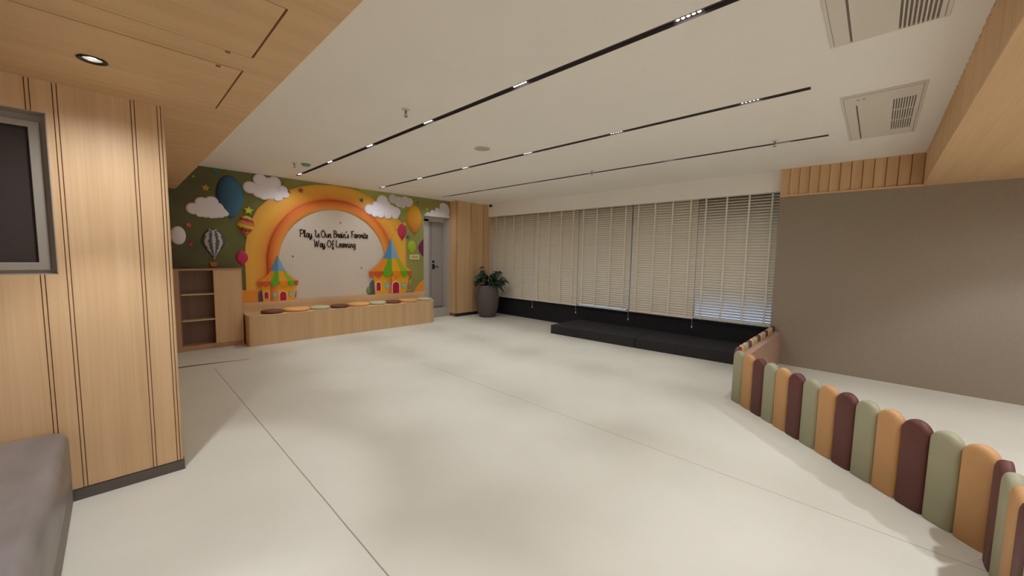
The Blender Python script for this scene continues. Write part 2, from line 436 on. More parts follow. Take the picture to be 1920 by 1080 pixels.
# window wall: black dado, opening, blinds, bulkhead
struct('wall_right_dado', B((WIN_X, 6.80, 1.0, CY + 0.05, 0.0, 0.40)), black_m)
struct('trim_5', B((6.28, 6.36, 1.0, CY + 0.0, 2.335, CEIL + 0.06)), bulk_paint)     # white bulkhead hiding the blind heads
struct('ceiling_pocket', B((6.36, 6.80, 1.0, CY + 0.05, 2.62, 2.66)), bulk_paint)['kind'] = 'structure'
wm = mat('aluminium_window', srgb(120, 124, 130), 0.4, metal=0.3)
bm = bmesh.new(); slab_holes(bm, 'x', 6.66, 6.72, (1.0, CY + 0.05), (0.40, 2.62), [(1.05 + k * 1.16, 1.05 + (k + 1) * 1.16 - 0.05, 0.408, 2.57) for k in range(5)])
w2 = struct('window_2', bm, wm)
struct('lintel', B((6.655, 6.66, 1.0, CY + 0.05, 2.02, 2.62)), mat('lintel_brown', srgb(70, 58, 48), 0.8), parent=w2)
gl = bpy.data.materials.new('clear_glass'); gl.use_nodes = True
b = gl.node_tree.nodes['Principled BSDF']; b.inputs['Roughness'].default_value = 0.02; b.inputs['Transmission Weight'].default_value = 1.0; b.inputs['IOR'].default_value = 1.02; b.inputs['Base Color'].default_value = (0.9, 0.95, 1, 1)
struct('window_pane', B((6.685, 6.690, 1.03, CY + 0.03, 0.42, 2.60)), gl, parent=w2)

# thin metal floor strip at the alcove entrance
bm = bmesh.new()
prism(bm, [(0.10, 5.95), (0.10, 6.03), (0.80, 5.915), (1.15, 5.83), (1.15, 5.825), (0.80, 5.885)], 'z', 0.0, 0.003)
struct('trim_6', bm, mat('floor_strip', srgb(140, 128, 110), 0.35, metal=0.4))

# ============================================================ CEILING FITTINGS
def spot(name, loc, parent, watts, size, blend, radius=0.03, col=WARM, aim=(0, 0, -1)):
    ld = bpy.data.lights.new(name, 'SPOT'); ld.energy = watts; ld.spot_size = math.radians(size); ld.spot_blend = blend
    ld.shadow_soft_size = radius; ld.color = col
    o = bpy.data.objects.new(name, ld); COL.objects.link(o); o.location = loc
    o.rotation_euler = Vector(aim).to_track_quat('-Z', 'Y').to_euler()
    o.parent = parent
    return o

names = ['long black recessed light track nearest the wooden soffit on the left', 'black recessed light track in the middle of the white ceiling', 'black recessed light track nearest the window blinds']
for (tx, y0, y1, mods), lab in zip(TRACKS, names):
    t = thing('track_light', lab, 'track light', (tx, y0, CEIL), 0, 'recessed ceiling light tracks')
    L = y1 - y0
    bm = bmesh.new()
    box(bm, -TW + 0.001, -TW + 0.004, 0.002, L - 0.002, -0.003, 0.045); box(bm, TW - 0.004, TW - 0.001, 0.002, L - 0.002, -0.003, 0.045)
    box(bm, -TW + 0.004, TW - 0.004, 0.002, L - 0.002, 0.030, 0.045)
    box(bm, -TW + 0.001, TW - 0.001, 0.002, 0.005, -0.003, 0.045); box(bm, -TW + 0.001, TW - 0.001, L - 0.005, L - 0.002, -0.003, 0.045)
    obj('rail', bm, rail_m, t)
    for my in mods:
        bm = bmesh.new(); box(bm, -0.0215, 0.0215, my - y0 - 0.075, my - y0 + 0.075, 0.008, 0.030)
        md = obj('lamp_module', bm, rail_m, t)
        bm = bmesh.new()
        for k in range(5):
            yy = my - y0 + (k - 2) * 0.026
            lathe(bm, [(0, 0.0045), (0.006, 0.0048), (0.0085, 0.0078), (0, 0.0079)], 12, 0, yy, 0.0)
        obj('lens', bm, lens_m, md)
        spot('beam', (0, my - y0, -0.012), t, TRACK_W, 37, 1.0, 0.03)
        spot('beam_fill', (0, my - y0, -0.012), t, TRACK_FILL_W, 150, 1.0, 0.05)

def downlight(x, y, label, watts, size=80, group=None):
    t = thing('downlight', label, 'ceiling light', (x, y, SOF), 0, group)
    bm = bmesh.new(); lathe(bm, [(0.033, 0.010), (0.046, 0.0), (0.050, -0.004), (0.045, -0.006), (0.033, -0.002), (0.031, 0.012)], 36)
    obj('trim_ring', bm, dark_metal, t, smooth=True)
    bm = bmesh.new(); lathe(bm, [(0.033, 0.0), (0.028, 0.020), (0.016, 0.034)], 32)
    obj('reflector', bm, reflector_m, t, smooth=True)
    bm = bmesh.new(); lathe(bm, [(0, 0.012), (0.020, 0.013), (0.026, 0.020), (0, 0.022)], 20)
    obj('lens', bm, mat('downlight_lens', (1, 1, 1, 1), 0.3, emit=(1.0, 0.9, 0.75, 1), estr=25.0), t)
    spot('beam', (0, 0, 0.018), t, watts, size, 0.45, 0.03)
    spot('beam_fill', (0, 0, -0.01), t, watts * 0.20, 160, 1.0, 0.03)
    return t
dl = downlight(-0.029, 2.615, 'round recessed downlight in the wooden soffit above the left wall', DOWN_W * 1.5, 64)
for (x, y), wh in zip(DOWN_L, ('just in front of', 'just behind')):
    copy_thing(dl, (x, y, SOF), label='round recessed downlight in the wooden soffit %s the camera' % wh)['group'] = 'soffit downlights above the camera'
dl = downlight(DOWN_R[0][0], DOWN_R[0][1], 'round recessed downlight in the wooden soffit right of the camera', DOWN_W, 100, 'soffit downlights outside the picture')
dl['label'] = 'round recessed downlight in the right wooden soffit, nearest the camera, front row'
cols_ = ['nearest the camera', 'second from the camera', 'third from the camera', 'nearest the grey wall']
for k, (x, y) in enumerate(DOWN_R[1:], 1):
    copy_thing(dl, (x, y, SOF), label='round recessed downlight in the right wooden soffit, %s, %s row' % (cols_[k % 4], 'front' if k < 4 else 'back'))

# ceiling cassettes
def cassette(label, x0, x1, y0, y1, gx0, gx1, gy0, gy1, sy, feet):
    t = thing('air_conditioner', label, 'air conditioner', (x0, y0, CEIL), 0, 'white ceiling air conditioners')
    W, D = x1 - x0, y1 - y0
    gx0 -= x0; gx1 -= x0; gy0 -= y0; gy1 -= y0; sy -= y0
    bm = bmesh.new()
    n = 9; step = (gy1 - gy0) / n
    hs = [(gx0, gx1, gy0 + k * step + 0.003, gy0 + (k + 1) * step - 0.0035) for k in range(n)]
    slab_holes(bm, 'z', -0.014, -0.004, (0.02, W - 0.02), (0.02, D - 0.02), hs + [(0.22 * min(1, W), W - 0.02 - 0.0 if feet < 0 else W - 0.045, sy - 0.005, sy + 0.005)])
    obj('panel', bm, plastic_w, t)
    bm = bmesh.new(); slab_holes(bm, 'z', -0.010, 0.0, (0, W), (0, D), [(0.018, W - 0.018, 0.018, D - 0.018)])
    obj('frame', bm, plastic_w, t, bevel=0.004)
    obj('dark_cavity', B((0.02, W - 0.02, 0.02, D - 0.02, -0.0035, -0.001)), slot_dark, t)
    for f in (0.33, 0.66):
        xx = gx0 + (gx1 - gx0) * f
        obj('grille_rib', B((xx - 0.008, xx + 0.008, gy0 + 0.003, gy1 - 0.003, -0.0135, -0.004)), plastic_w, t)
    if feet > 0:
        for yy in (0.0,):
            for q in (0.10, 0.18):
                bm = bmesh.new(); lathe(bm, [(0, -0.019), (0.008, -0.018), (0.008, -0.014), (0, -0.014)], 12, 0.09 + 0.0 * q, D - 0.06 - q * 0.4, 0)
                obj('indicator', bm, mat('indicator_grey', srgb(170, 160, 150), 0.5), t)
    return t
cassette('white ceiling air conditioner cassette beyond the track ends, seen whole with a slotted grille', 3.775, 5.125, -0.165, 0.285, 4.015, 4.90, -0.125, 0.0, 0.198, 1)
cassette('large white ceiling air conditioner cassette cut by the top edge of the photo', 1.45, 2.868, -0.172, 0.275, 1.70, 2.845, -0.137, 0.008, 0.185, -1)

# sprinklers
def sprinkler(x, y, label):
    t = thing('sprinkler_head', label, 'sprinkler', (x, y, CEIL))
    bm = bmesh.new(); lathe(bm, [(0, 0), (0.034, 0), (0.034, -0.003), (0.014, -0.010), (0, -0.010)], 24); obj('escutcheon', bm, plastic_w, t, smooth=True)
    bm = bmesh.new(); lathe(bm, [(0, -0.008), (0.009, -0.010), (0.009, -0.030), (0.004, -0.034), (0.003, -0.05), (0, -0.05)], 14)
    for s in (-1, 1): tube(bm, [(s * 0.008, 0, -0.026), (s * 0.017, 0, -0.040), (s * 0.004, 0, -0.058)], 0.0022, 6)
    obj('body', bm, steel_m, t, smooth=True)
    bm = bmesh.new(); lathe(bm, [(0, -0.057), (0.016, -0.058), (0.016, -0.061), (0, -0.062)], 18); obj('deflector', bm, steel_m, t)
sprinkler(1.744, 2.936, 'sprinkler head on the white ceiling left of the first light track, nearest the camera')
sprinkler(1.743, 5.80, 'small sprinkler head on the ceiling beside the green fixture')
sprinkler(4.672, 0.83, 'sprinkler head on the ceiling near the right end of the track by the windows')
sprinkler(4.672, 2.965, 'sprinkler head on the ceiling at the middle of the track by the windows')
t = thing('smoke_detector', 'small green oval fixture on the white ceiling above the mural', 'smoke detector', (1.87, 5.74, CEIL))
bm = bmesh.new(); lathe(bm, [(0, 0), (0.052, 0), (0.052, -0.016), (0.040, -0.030), (0, -0.034)], 28); obj('housing', bm, mat('green_plastic', srgb(110, 168, 140), 0.5), t, smooth=True)
bm = bmesh.new(); lathe(bm, [(0, 0), (0.062, 0), (0.062, -0.006), (0, -0.006)], 28); obj('base', bm, mat('green_base', srgb(140, 175, 150), 0.6), t)
t = thing('ceiling_speaker', 'flat round disc on the white ceiling between the first two light tracks', 'ceiling speaker', (2.932, 3.312, CEIL))
bm = bmesh.new(); lathe(bm, [(0, 0), (0.085, 0), (0.085, -0.006), (0.075, -0.010), (0.0, -0.010)], 40); obj('cover', bm, mat('speaker_cover', srgb(186, 176, 158), 0.7), t)
bm = bmesh.new(); lathe(bm, [(0.085, 0), (0.092, 0), (0.090, -0.008), (0.085, -0.008)], 40); obj('rim', bm, plastic_w, t)
t = thing('security_camera', 'tiny black dome camera at the top of the wooden corner column', 'camera', (6.255, 6.74, CEIL))
bm = bmesh.new(); lathe(bm, [(0, 0), (0.036, 0), (0.036, -0.02), (0.0, -0.02)], 24); obj('mount', bm, dark_metal, t)
bm = bmesh.new(); lathe(bm, [(0.032, -0.02), (0.031, -0.034), (0.022, -0.048), (0.0, -0.055)], 24); obj('dome', bm, dark_metal, t, smooth=True)

# ============================================================ WINDOW BLINDS
BND = [6.565, 5.478, 4.325, 3.186, 2.085, 1.0]
ZB = [0.418, 0.422, 0.430, 0.437, 0.452]
blab = ['cream venetian blind nearest the potted plant and the wooden column', 'cream closed venetian blind second from the potted plant', 'cream venetian blind with a blue daylight gap under its bottom rail',
        'cream closed venetian blind between the one with the blue gap and the open one', 'cream venetian blind beside the grey wall, lowest slats open and bluish']
BX = 6.415
for i in range(5):
    ya, yb = BND[i + 1] + 0.004, BND[i] - 0.004
    if i == 0: yb = 6.80
    if i == 2: ya += 0.012; yb -= 0.004
    t = thing('venetian_blind', blab[i], 'blind', (BX, ya, 0), 0, 'venetian blinds along the window wall')
    Wd = yb - ya; z0 = ZB[i]; z1 = 2.42
    obj('headrail', B((-0.028, 0.028, 0, Wd, z1, z1 + 0.05)), blind_m, t, bevel=0.003)
    obj('bottom_rail', B((-0.024, 0.024, 0, Wd, z0, z0 + 0.020)), blind_m, t, bevel=0.004)
    bm = bmesh.new(); N = 47; sp_ = (z1 - z0 - 0.03) / N
    for k in range(N):
        z = z0 + (0.058 if i == 2 else 0.040) + k * sp_ * (0.99 if i == 2 else 1); u = (z - z0) / (z1 - z0)
        if i == 4: ang = 60 + 4 * math.sin(pi * min(1, u * 1.0)) - 34 * (max(0, 0.30 - u) / 0.30) ** 0.7 - 24 * max(0, u - 0.60) / 0.4
        elif i == 2: ang = 64 - 14 * max(0, 0.22 - u) / 0.22 - 14 * max(0, u - 0.7) / 0.3
        else: ang = 68 - 16 * max(0, u - 0.65) / 0.35
        a = math.radians(ang + random.uniform(-1.2, 1.2))
        hw = 0.0245; seg = 4; lo = []
        for s in range(seg + 1):
            q = -hw + 2 * hw * s / seg; cam_ = 0.0045 * (1 - (q / hw) ** 2)
            # room edge of each slat points down
            px = q * math.cos(a) - cam_ * math.sin(a); pz = q * math.sin(a) + cam_ * math.cos(a)
            lo.append((px, z + pz))
        th = 0.0016
        hi = [(p[0] + th * math.sin(a), p[1] - th * math.cos(a)) for p in lo]
        A = [[bm.verts.new((p[0], yy, p[1])) for p in lo] for yy in (0.0, Wd)]
        Bq = [[bm.verts.new((p[0], yy, p[1])) for p in hi] for yy in (0.0, Wd)]
        for s in range(seg):
            bm.faces.new((A[0][s], A[1][s], A[1][s + 1], A[0][s + 1])); bm.faces.new((Bq[0][s], Bq[0][s + 1], Bq[1][s + 1], Bq[1][s]))
        for e in (0, seg): bm.faces.new((A[0][e], A[1][e], Bq[1][e], Bq[0][e]))
        for e in (0, 1):
            for s in range(seg): bm.faces.new((A[e][s], A[e][s + 1], Bq[e][s + 1], Bq[e][s]))
    obj('slats', bm, blind_m, t, smooth=False)
    for f in ((0.10, 0.36, 0.63, 0.90) if i else (0.26, 0.46, 0.68, 0.90)):
        yy = Wd * f
        obj('ladder_tape', B((-0.0290, -0.0275, yy - 0.0115, yy + 0.0115, z0, z1)), tape_m, t)
    # pull cord and its tassel
    if i:
        bm = bmesh.new(); tube(bm, [(-0.032, Wd + 0.004, z1), (-0.034, Wd + 0.004, 1.2), (-0.032, Wd + 0.004, z0 - 0.12)], 0.0016, 6); obj('pull_cord', bm, tape_m, t)
        bm = bmesh.new(); lathe(bm, [(0, 0), (0.008, -0.004), (0.010, -0.035), (0, -0.040)], 12, -0.032, Wd + 0.004, z0 - 0.12); obj('cord_tassel', bm, tape_m, t, smooth=True)

# ============================================================ BLACK PLATFORM
for (pa, pb, la) in (((5.470, 4.236), (5.560, 2.655), 'low black platform module nearer the potted plant'),
                     ((5.562, 2.645), (5.690, 1.000), 'low black platform module beside the scalloped fence')):
    bm = bmesh.new(); prism(bm, [(pa[0], pa[1]), (6.44, pa[1]), (6.44, pb[1]), (pb[0], pb[1])], 'z', 0.0, 0.158)
    t = thing('platform', la, 'platform', (0, 0, 0), 0, 'black platform modules under the blinds')
    o = obj('deck', bm, plat_m, t, bevel=0.006)
    t['kind'] = 'thing'; del t['kind']

# ============================================================ POTTED PLANT
t = thing('potted_plant', 'leafy green plant in a tall charcoal pot before the wooden corner column', 'plant', (5.90, 6.43, 0))
bm = bmesh.new()
prof = [(0, 0), (0.165, 0), (0.180, 0.012), (0.215, 0.10), (0.248, 0.22), (0.265, 0.36), (0.266, 0.46), (0.252, 0.58), (0.226, 0.69), (0.214, 0.725), (0.200, 0.73), (0.196, 0.715), (0.205, 0.66), (0, 0.655)]
lathe(bm, prof, 48); obj('pot', bm, pot_m, t, smooth=True)
bm = bmesh.new(); lathe(bm, [(0, 0.685), (0.10, 0.69), (0.198, 0.675)], 24); obj('soil', bm, soil_m, t, smooth=True)
stems = bmesh.new(); leaves = bmesh.new()
def leaf(bm, base, d, length, width, droop, twist):
    d = Vector(d).normalized(); side = d.cross(Vector((0, 0, 1))).normalized()
    upn = side.cross(d).normalized()
    side = (side * math.cos(twist) + upn * math.sin(twist)).normalized(); upn = side.cross(d).normalized()
    n = 7; rows = []
    for k in range(n + 1):
        s = k / n
        w = width * (math.sin(pi * min(1, s * 0.92 + 0.08)) ** 0.75) * (1 - 0.25 * s)
        if k == n: w = 0.001
        c = Vector(base) + d * length * s + Vector((0, 0, -droop * s * s * length))
        lob = 1 + 0.22 * math.sin(s * 18)
        rows.append([bm.verts.new(c + side * q * w * lob + upn * (abs(q) * 0.25 * w)) for q in (-1, -0.5, 0, 0.5, 1)])
    for a, b in zip(rows, rows[1:]):
        for q in range(4): bm.faces.new((a[q], a[q + 1], b[q + 1], b[q]))
# (azimuth deg, reach, rise, leaf length) in the plant's frame; camera looks roughly along +x +y
sp_list = []
for k in range(30):
    az = random.uniform(0, 2 * pi); sp_list.append((az, random.uniform(0.06, 0.30), random.uniform(0.04, 0.34)))
# spreading branches to screen right, and a low one to screen left
sp_list += [(-0.80, 0.40, 0.18), (-0.70, 0.46, 0.10), (-0.9, 0.38, 0.02), (-0.75, 0.34, -0.05), (-0.5, 0.34, 0.26), (2.3, 0.32, 0.08), (2.5, 0.22, 0.20), (2.1, 0.12, 0.40), (-0.85, 0.30, 0.30)]
for az, reach, rise in sp_list:
    ca, sa = math.cos(az), math.sin(az)
    top = Vector((ca * reach * 0.8, sa * reach * 0.8, 0.72 + rise)); st = Vector((ca * 0.04, sa * 0.04, 0.67))
    mid = st.lerp(top, 0.5) + Vector((0, 0, 0.05))
    tube(stems, [st, mid, top], 0.0055, 6, 0.6)
    for q in range(3):
        da = (q - 1) * random.uniform(0.6, 1.1); c2, s2 = math.cos(az + da), math.sin(az + da)
        leaf(leaves, top.lerp(mid, 0.35 * (q != 1)), (c2, s2, random.uniform(-0.3, 0.4)), random.uniform(0.10, 0.18), random.uniform(0.040, 0.066), random.uniform(0.3, 0.9), random.uniform(-0.7, 0.7))
obj('stems', stems, stem_m, t, smooth=True)
o = obj('foliage', leaves, leaf_m, t, smooth=True)
md = o.modifiers.new('thickness', 'SOLIDIFY'); md.thickness = 0.0015

# ============================================================ BENCH WITH CUSHIONS
BZ, BF = 0.457, 6.57
t = thing('bench', 'long low oak bench with a backrest, nine round cushions on it', 'bench', (0, 0, 0))
foot = [(1.34, BF), (4.49, BF), (4.60, BF + 0.11), (4.61, MURAL_Y - 0.014), (1.325, MURAL_Y - 0.014), (1.300, BF + 0.03), (1.312, BF + 0.008)]
bm = bmesh.new(); prism(bm, foot, 'z', 0.0, BZ - 0.018); obj('base', bm, oak_z, t)
bm = bmesh.new(); prism(bm, [(x + (0.003 if x > 3 else -0.003), y - (0.003 if y < 7 else 0)) for x, y in foot], 'z', BZ - 0.018, BZ); obj('seat', bm, oak_x, t, bevel=0.003)
bm = bmesh.new(); prism(bm, [(1.325, MURAL_Y - 0.075), (4.60, MURAL_Y - 0.075), (4.625, MURAL_Y - 0.05), (4.635, MURAL_Y - 0.014), (1.325, MURAL_Y - 0.014)], 'z', BZ, 0.605); obj('backrest', bm, oak_x, t, bevel=0.003)
def cushion(r, m):
    bm = bmesh.new(); h = 0.042
    lathe(bm, [(0, 0), (r * 0.93, 0), (r * 0.98, 0.006), (r, h * 0.45), (r * 0.985, h * 0.8), (r * 0.94, h), (r * 0.6, h + 0.003), (0, h + 0.004)], 44)
    return bm
cx_ = [1.65, 2.005, 2.36, 2.675, 3.03, 3.385, 3.70, 4.055, 4.41]
cl = ['dark brown round cushion at the shelf end of the bench', 'ochre round cushion nearest the shelf end of the bench', 'sage green round cushion nearest the shelf end of the bench',
      'dark brown round cushion in the middle of the bench', 'ochre round cushion in the middle of the bench', 'sage green round cushion in the middle of the bench',
      'dark brown round cushion nearest the door end of the bench', 'ochre round cushion nearest the door end of the bench', 'sage green round cushion at the door end of the bench']
for k in range(9):
    kind = k % 3; r = (0.152, 0.196, 0.155)[kind]
    o = obj('round_cushion', cushion(r, None), (cush_brown, cush_orange, cush_green)[kind], None, smooth=True)
    o.location = (cx_[k], (6.745, 6.785, 6.745)[kind], BZ + 0.0005)
    o['label'] = cl[k]; o['category'] = 'cushion'; o['group'] = 'round cushions on the bench'

# ============================================================ SHELF CABINET
t = thing('shelf_cabinet', 'oak cabinet with three open shelves left of the bench', 'cabinet', (0, 0, 0))
bay_dark = wood('bay_brown_wood', srgb(138, 104, 86), srgb(118, 88, 72), 2)  # darker brown wood inside the open bays than on the cabinet front
SX0, SX1, SXR, SY0, SY1, SZ = 0.11, 0.635, 0.955, 6.83, MURAL_Y - 0.058, 1.145
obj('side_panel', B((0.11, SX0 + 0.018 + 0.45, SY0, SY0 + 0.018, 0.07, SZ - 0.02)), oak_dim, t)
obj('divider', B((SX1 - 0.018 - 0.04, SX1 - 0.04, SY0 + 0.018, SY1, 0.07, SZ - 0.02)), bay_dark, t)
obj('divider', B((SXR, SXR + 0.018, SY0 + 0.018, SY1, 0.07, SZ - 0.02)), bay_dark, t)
obj('front_panel', B((SXR, 1.290, SY0, SY0 + 0.018, 0.07, SZ - 0.02)), oak_z, t, bevel=0.001)
obj('side_panel', B((1.272, 1.290, SY0 + 0.018, SY1, 0.0, SZ - 0.02)), oak_z, t)
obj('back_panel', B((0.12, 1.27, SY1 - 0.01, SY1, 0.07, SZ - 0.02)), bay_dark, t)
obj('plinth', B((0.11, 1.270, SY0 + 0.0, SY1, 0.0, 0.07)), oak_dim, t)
obj('top', B((0.105, 1.300, SY0 - 0.006, SY1, SZ - 0.02, SZ + 0.003)), wood('oak_top', srgb(186, 140, 108), srgb(168, 124, 92), 0), t, bevel=0.002)
for z in (0.415, 0.78):
    obj('shelf', B((SX1 - 0.04, SXR, SY0 + 0.006, SY1 - 0.01, z, z + 0.018)), oak_x, t)

# ============================================================ SOFA
t = thing('sofa_bench', 'grey leather bench seat against the left wood wall', 'sofa', (0, 0, 0))
bm = bmesh.new(); box(bm, -1.35, -0.222, 0.75, LW_Y - 0.012, 0.115, 0.425)
o = obj('seat', bm, leather_m, t, smooth=True)
md = o.modifiers.new('bevel', 'BEVEL'); md.width = 0.055; md.segments = 6; md.limit_method = 'ANGLE'
bm = bmesh.new(); box(bm, -1.34, -0.226, 0.76, LW_Y - 0.014, 0.006, 0.20); obj('base', bm, sofa_base_m, t, bevel=0.01)
for x, y in ((-1.25, 0.85), (-0.32, 0.85), (-1.25, 3.0), (-0.32, 3.0)): obj('foot', B((x - 0.03, x + 0.03, y - 0.03, y + 0.03, 0.0, 0.008)), dark_metal, t)

# ============================================================ SCALLOPED PLAY FENCES
PH, PW, PT = 0.515, 0.1425, 0.045
def picket_bm(w=PW, h=PH, t_=PT):
    """padded board: rounded top, softly rounded edges; local x along the fence, y thickness, z up"""
    bm = bmesh.new(); r = w / 2
    arc = [(r * math.cos(a), h - r + r * math.sin(a)) for a in [pi * k / 16 for k in range(17)]]
    out = [(-r, 0.012), (r, 0.012)] + arc
    out = [(-r, 0.0), (r, 0.0)] + arc[0:]
    def inset(p, d):
        # shrink outline towards the spine of the pad
        x, z = p; s = (r - d) / r
        zz = z if z < h - r else (h - r) + (z - (h - r)) * s
        if z < 0.001: zz = 0.0
        return (x * s, zz)
    layers = [(0.014, 0.0), (0.004, -0.006), (0.0, -0.016), (0.0, -t_ + 0.010), (0.0, -t_)]
    layers = [(0.0, 0.0), (0.0, t_ * 0.45), (0.0035, t_ * 0.68), (0.010, t_ * 0.86), (0.022, t_ * 0.97), (0.040, t_ * 1.02)]
    rings = [[bm.verts.new((inset(p, d)[0], y, inset(p, d)[1])) for p in out] for d, y in layers]
    n = len(out)
    for a, b in zip(rings, rings[1:]):
        for k in range(n): bm.faces.new((a[k], a[(k + 1) % n], b[(k + 1) % n], b[k]))
    bm.faces.new(rings[0]); bm.faces.new(rings[-1][::-1])
    return bm
_src = {}
def add_pickets(t, n, x_start, step, cols, w=PW):
    for k in range(n):
        c = cols[k % 3]
        if (c, w) not in _src:
            o = obj('picket', picket_bm(w), {'g': pad_green, 'o': pad_orange, 'b': pad_brown}[c], t, smooth=True); _src[(c, w)] = o
        else:
            o = _src[(c, w)].copy(); COL.objects.link(o); o.parent = t
        o['label'] = {'g': 'sage green padded picket', 'o': 'ochre padded picket', 'b': 'maroon padded picket'}[c]
        o.location = (x_start + step * k, 0, 0)
ax, ay = 4.255, 0.945; ux, uy = -0.692, -0.722
L2 = 2.005
# diagonal section: local +y faces the play area (towards camera-left)
rz = math.atan2(uy, ux)         # local x along the run away from the far corner
# local y = rot90(local x) = (-uy, ux) -> points to +x... flip by building along the reversed run
rz = math.atan2(-uy, -ux)
t = thing('play_fence', 'diagonal scalloped fence of green, ochre and maroon padded pickets, its longest section', 'fence', (ax + ux * L2, ay + uy * L2, 0), rz, 'padded scalloped fence sections')
# local x runs from near corner to far corner; local +y = (-uy', ux') with u'=(0.692,0.722) -> (-0.722,0.692): play side
add_pickets(t, 14, L2 - PW / 2 - 0.002, -0.1431, 'gob')
obj('board', B((0.075, L2, -0.065, -0.001, 0.0, 0.44)), fence_board, t, bevel=0.003)
# far section, along x to the grey wall; pickets on +y side
t = thing('play_fence', 'short far fence section between the black platform and the grey wall', 'fence', (ax + 0.050, 0.945, 0), 0, 'padded scalloped fence sections')
add_pickets(t, 13, 0.073, 0.1465, 'bog')
obj('board', B((0.0, GREY_X - ax - 0.052, -0.075, -0.001, 0.0, 0.44)), fence_board, t, bevel=0.003)
# near section, along -x; pickets on +y side
nx, ny = ax + ux * L2, ay + uy * L2
t = thing('play_fence', 'nearest fence section, cut off by the right edge of the photo', 'fence', (nx - 0.045, ny - 0.002, 0), 0, 'padded scalloped fence sections')
add_pickets(t, 10, -0.075, -0.1431, 'bgo')
obj('board', B((-1.44, 0.0, -0.065, -0.001, 0.0, 0.44)), fence_board, t, bevel=0.003)

# ============================================================ THE MURAL (a printed wall with shallow raised pieces)
mural = thing('mural', 'colourful raised wall mural with orange arch, clouds, balloons and two striped castles', 'mural', (0, 0, 0))
YF = MURAL_Y

def print_mat(name, stops, axis=None, radial=None, noise=0.0, nscale=2.0, rough=0.55):
    """printed colour gradient fixed to the artwork: along world x/z (axis, a, b) or radially about a point (cx, cz, r0, r1)"""
    if name in MATS: return MATS[name]
    m = bpy.data.materials.new(name); m.use_nodes = True; nt = m.node_tree; b = nt.nodes['Principled BSDF']
    b.inputs['Roughness'].default_value = rough; b.inputs['Specular IOR Level'].default_value = 0.3
    tc = nt.nodes.new('ShaderNodeTexCoord'); sp = nt.nodes.new('ShaderNodeSeparateXYZ'); nt.links.new(tc.outputs['Object'], sp.inputs[0])
    def M(op, a, c=None):
        k = nt.nodes.new('ShaderNodeMath'); k.operation = op
        for i, v in enumerate((a, c)):
            if v is None: continue
            if isinstance(v, (int, float)): k.inputs[i].default_value = v
            else: nt.links.new(v, k.inputs[i])
        return k.outputs[0]
    if radial:
        cx, cz, r0, r1 = radial
        dx = M('SUBTRACT', sp.outputs[0], cx); dz = M('MAXIMUM', M('SUBTRACT', sp.outputs[2], cz), 0.0)
        d = M('SQRT', M('ADD', M('MULTIPLY', dx, dx), M('MULTIPLY', dz, dz)))
        f = M('DIVIDE', M('SUBTRACT', d, r0), r1 - r0)
    else:
        ax_, a, c = axis
        f = M('DIVIDE', M('SUBTRACT', sp.outputs[ax_], a), c - a)
    if noise:
        n = nt.nodes.new('ShaderNodeTexNoise'); n.inputs['Scale'].default_value = nscale; n.inputs['Detail'].default_value = 2
        nt.links.new(tc.outputs['Object'], n.inputs[0])
        f = M('ADD', f, M('MULTIPLY', M('SUBTRACT', n.outputs[0], 0.5), noise))
    r = nt.nodes.new('ShaderNodeValToRGB'); cr = r.color_ramp
    cr.elements[0].position = stops[0][0]; cr.elements[0].color = stops[0][1]
    cr.elements[1].position = stops[-1][0]; cr.elements[1].color = stops[-1][1]
    for p, c in stops[1:-1]:
        e = cr.elements.new(p); e.color = c
    nt.links.new(f, r.inputs[0]); nt.links.new(r.outputs[0], b.inputs['Base Color'])
    MATS[name] = m
    return m

bg_m = print_mat('mural_background_green', [(0.0, srgb(84, 78, 62)), (0.16, srgb(106, 106, 60)), (0.30, srgb(128, 128, 68)), (0.62, srgb(176, 176, 88)), (0.80, srgb(150, 146, 78)), (1.0, srgb(132, 124, 74))], axis=(0, 0.3, 5.3), noise=0.28, nscale=1.6)
arch_m = print_mat('mural_arch_orange', [(0.0, srgb(214, 108, 52)), (0.16, srgb(236, 156, 62)), (0.5, srgb(240, 180, 70)), (1.0, srgb(228, 160, 62))], radial=(2.78, 1.24, 1.09, 1.50), noise=0.25, nscale=1.2)
ring_m = print_mat('mural_ring_orange', [(0.0, srgb(238, 160, 78)), (0.5, srgb(232, 132, 50)), (1.0, srgb(206, 84, 36))], radial=(2.78, 1.24, 0.93, 1.11))
disc_m = print_mat('mural_disc_cream', [(0.0, srgb(214, 200, 184)), (0.6, srgb(220, 207, 190)), (1.0, srgb(212, 198, 182))], axis=(0, 1.8, 3.8), noise=0.2, nscale=1.5)
cloud_m = mat('cloud_white', srgb(236, 230, 234), 0.6)
cloud_grey = mat('cloud_grey', srgb(214, 206, 204), 0.6)
def flat(n, *c, r=0.5): return mat('mural_' + n, srgb(*c), r, spec=0.3)
yellow, orange, green, lime = flat('yellow', 240, 172, 34), flat('orange', 236, 142, 36), flat('green', 108, 172, 36), flat('lime', 162, 182, 46)
red, blue_d, blue_l = flat('red', 180, 28, 52), flat('blue_dark', 84, 142, 184), flat('blue_light', 140, 172, 200)
wht, teal, brick = flat('white', 232, 214, 204), flat('teal', 104, 186, 176), flat('brick', 206, 92, 46)
magenta, purple, coral = flat('magenta', 196, 52, 92), flat('purple', 110, 36, 76), flat('coral', 214, 92, 84)
teal_d, olive, hill_o = flat('teal_dark', 60, 116, 112), flat('slate', 92, 92, 104), flat('hill', 236, 150, 52)

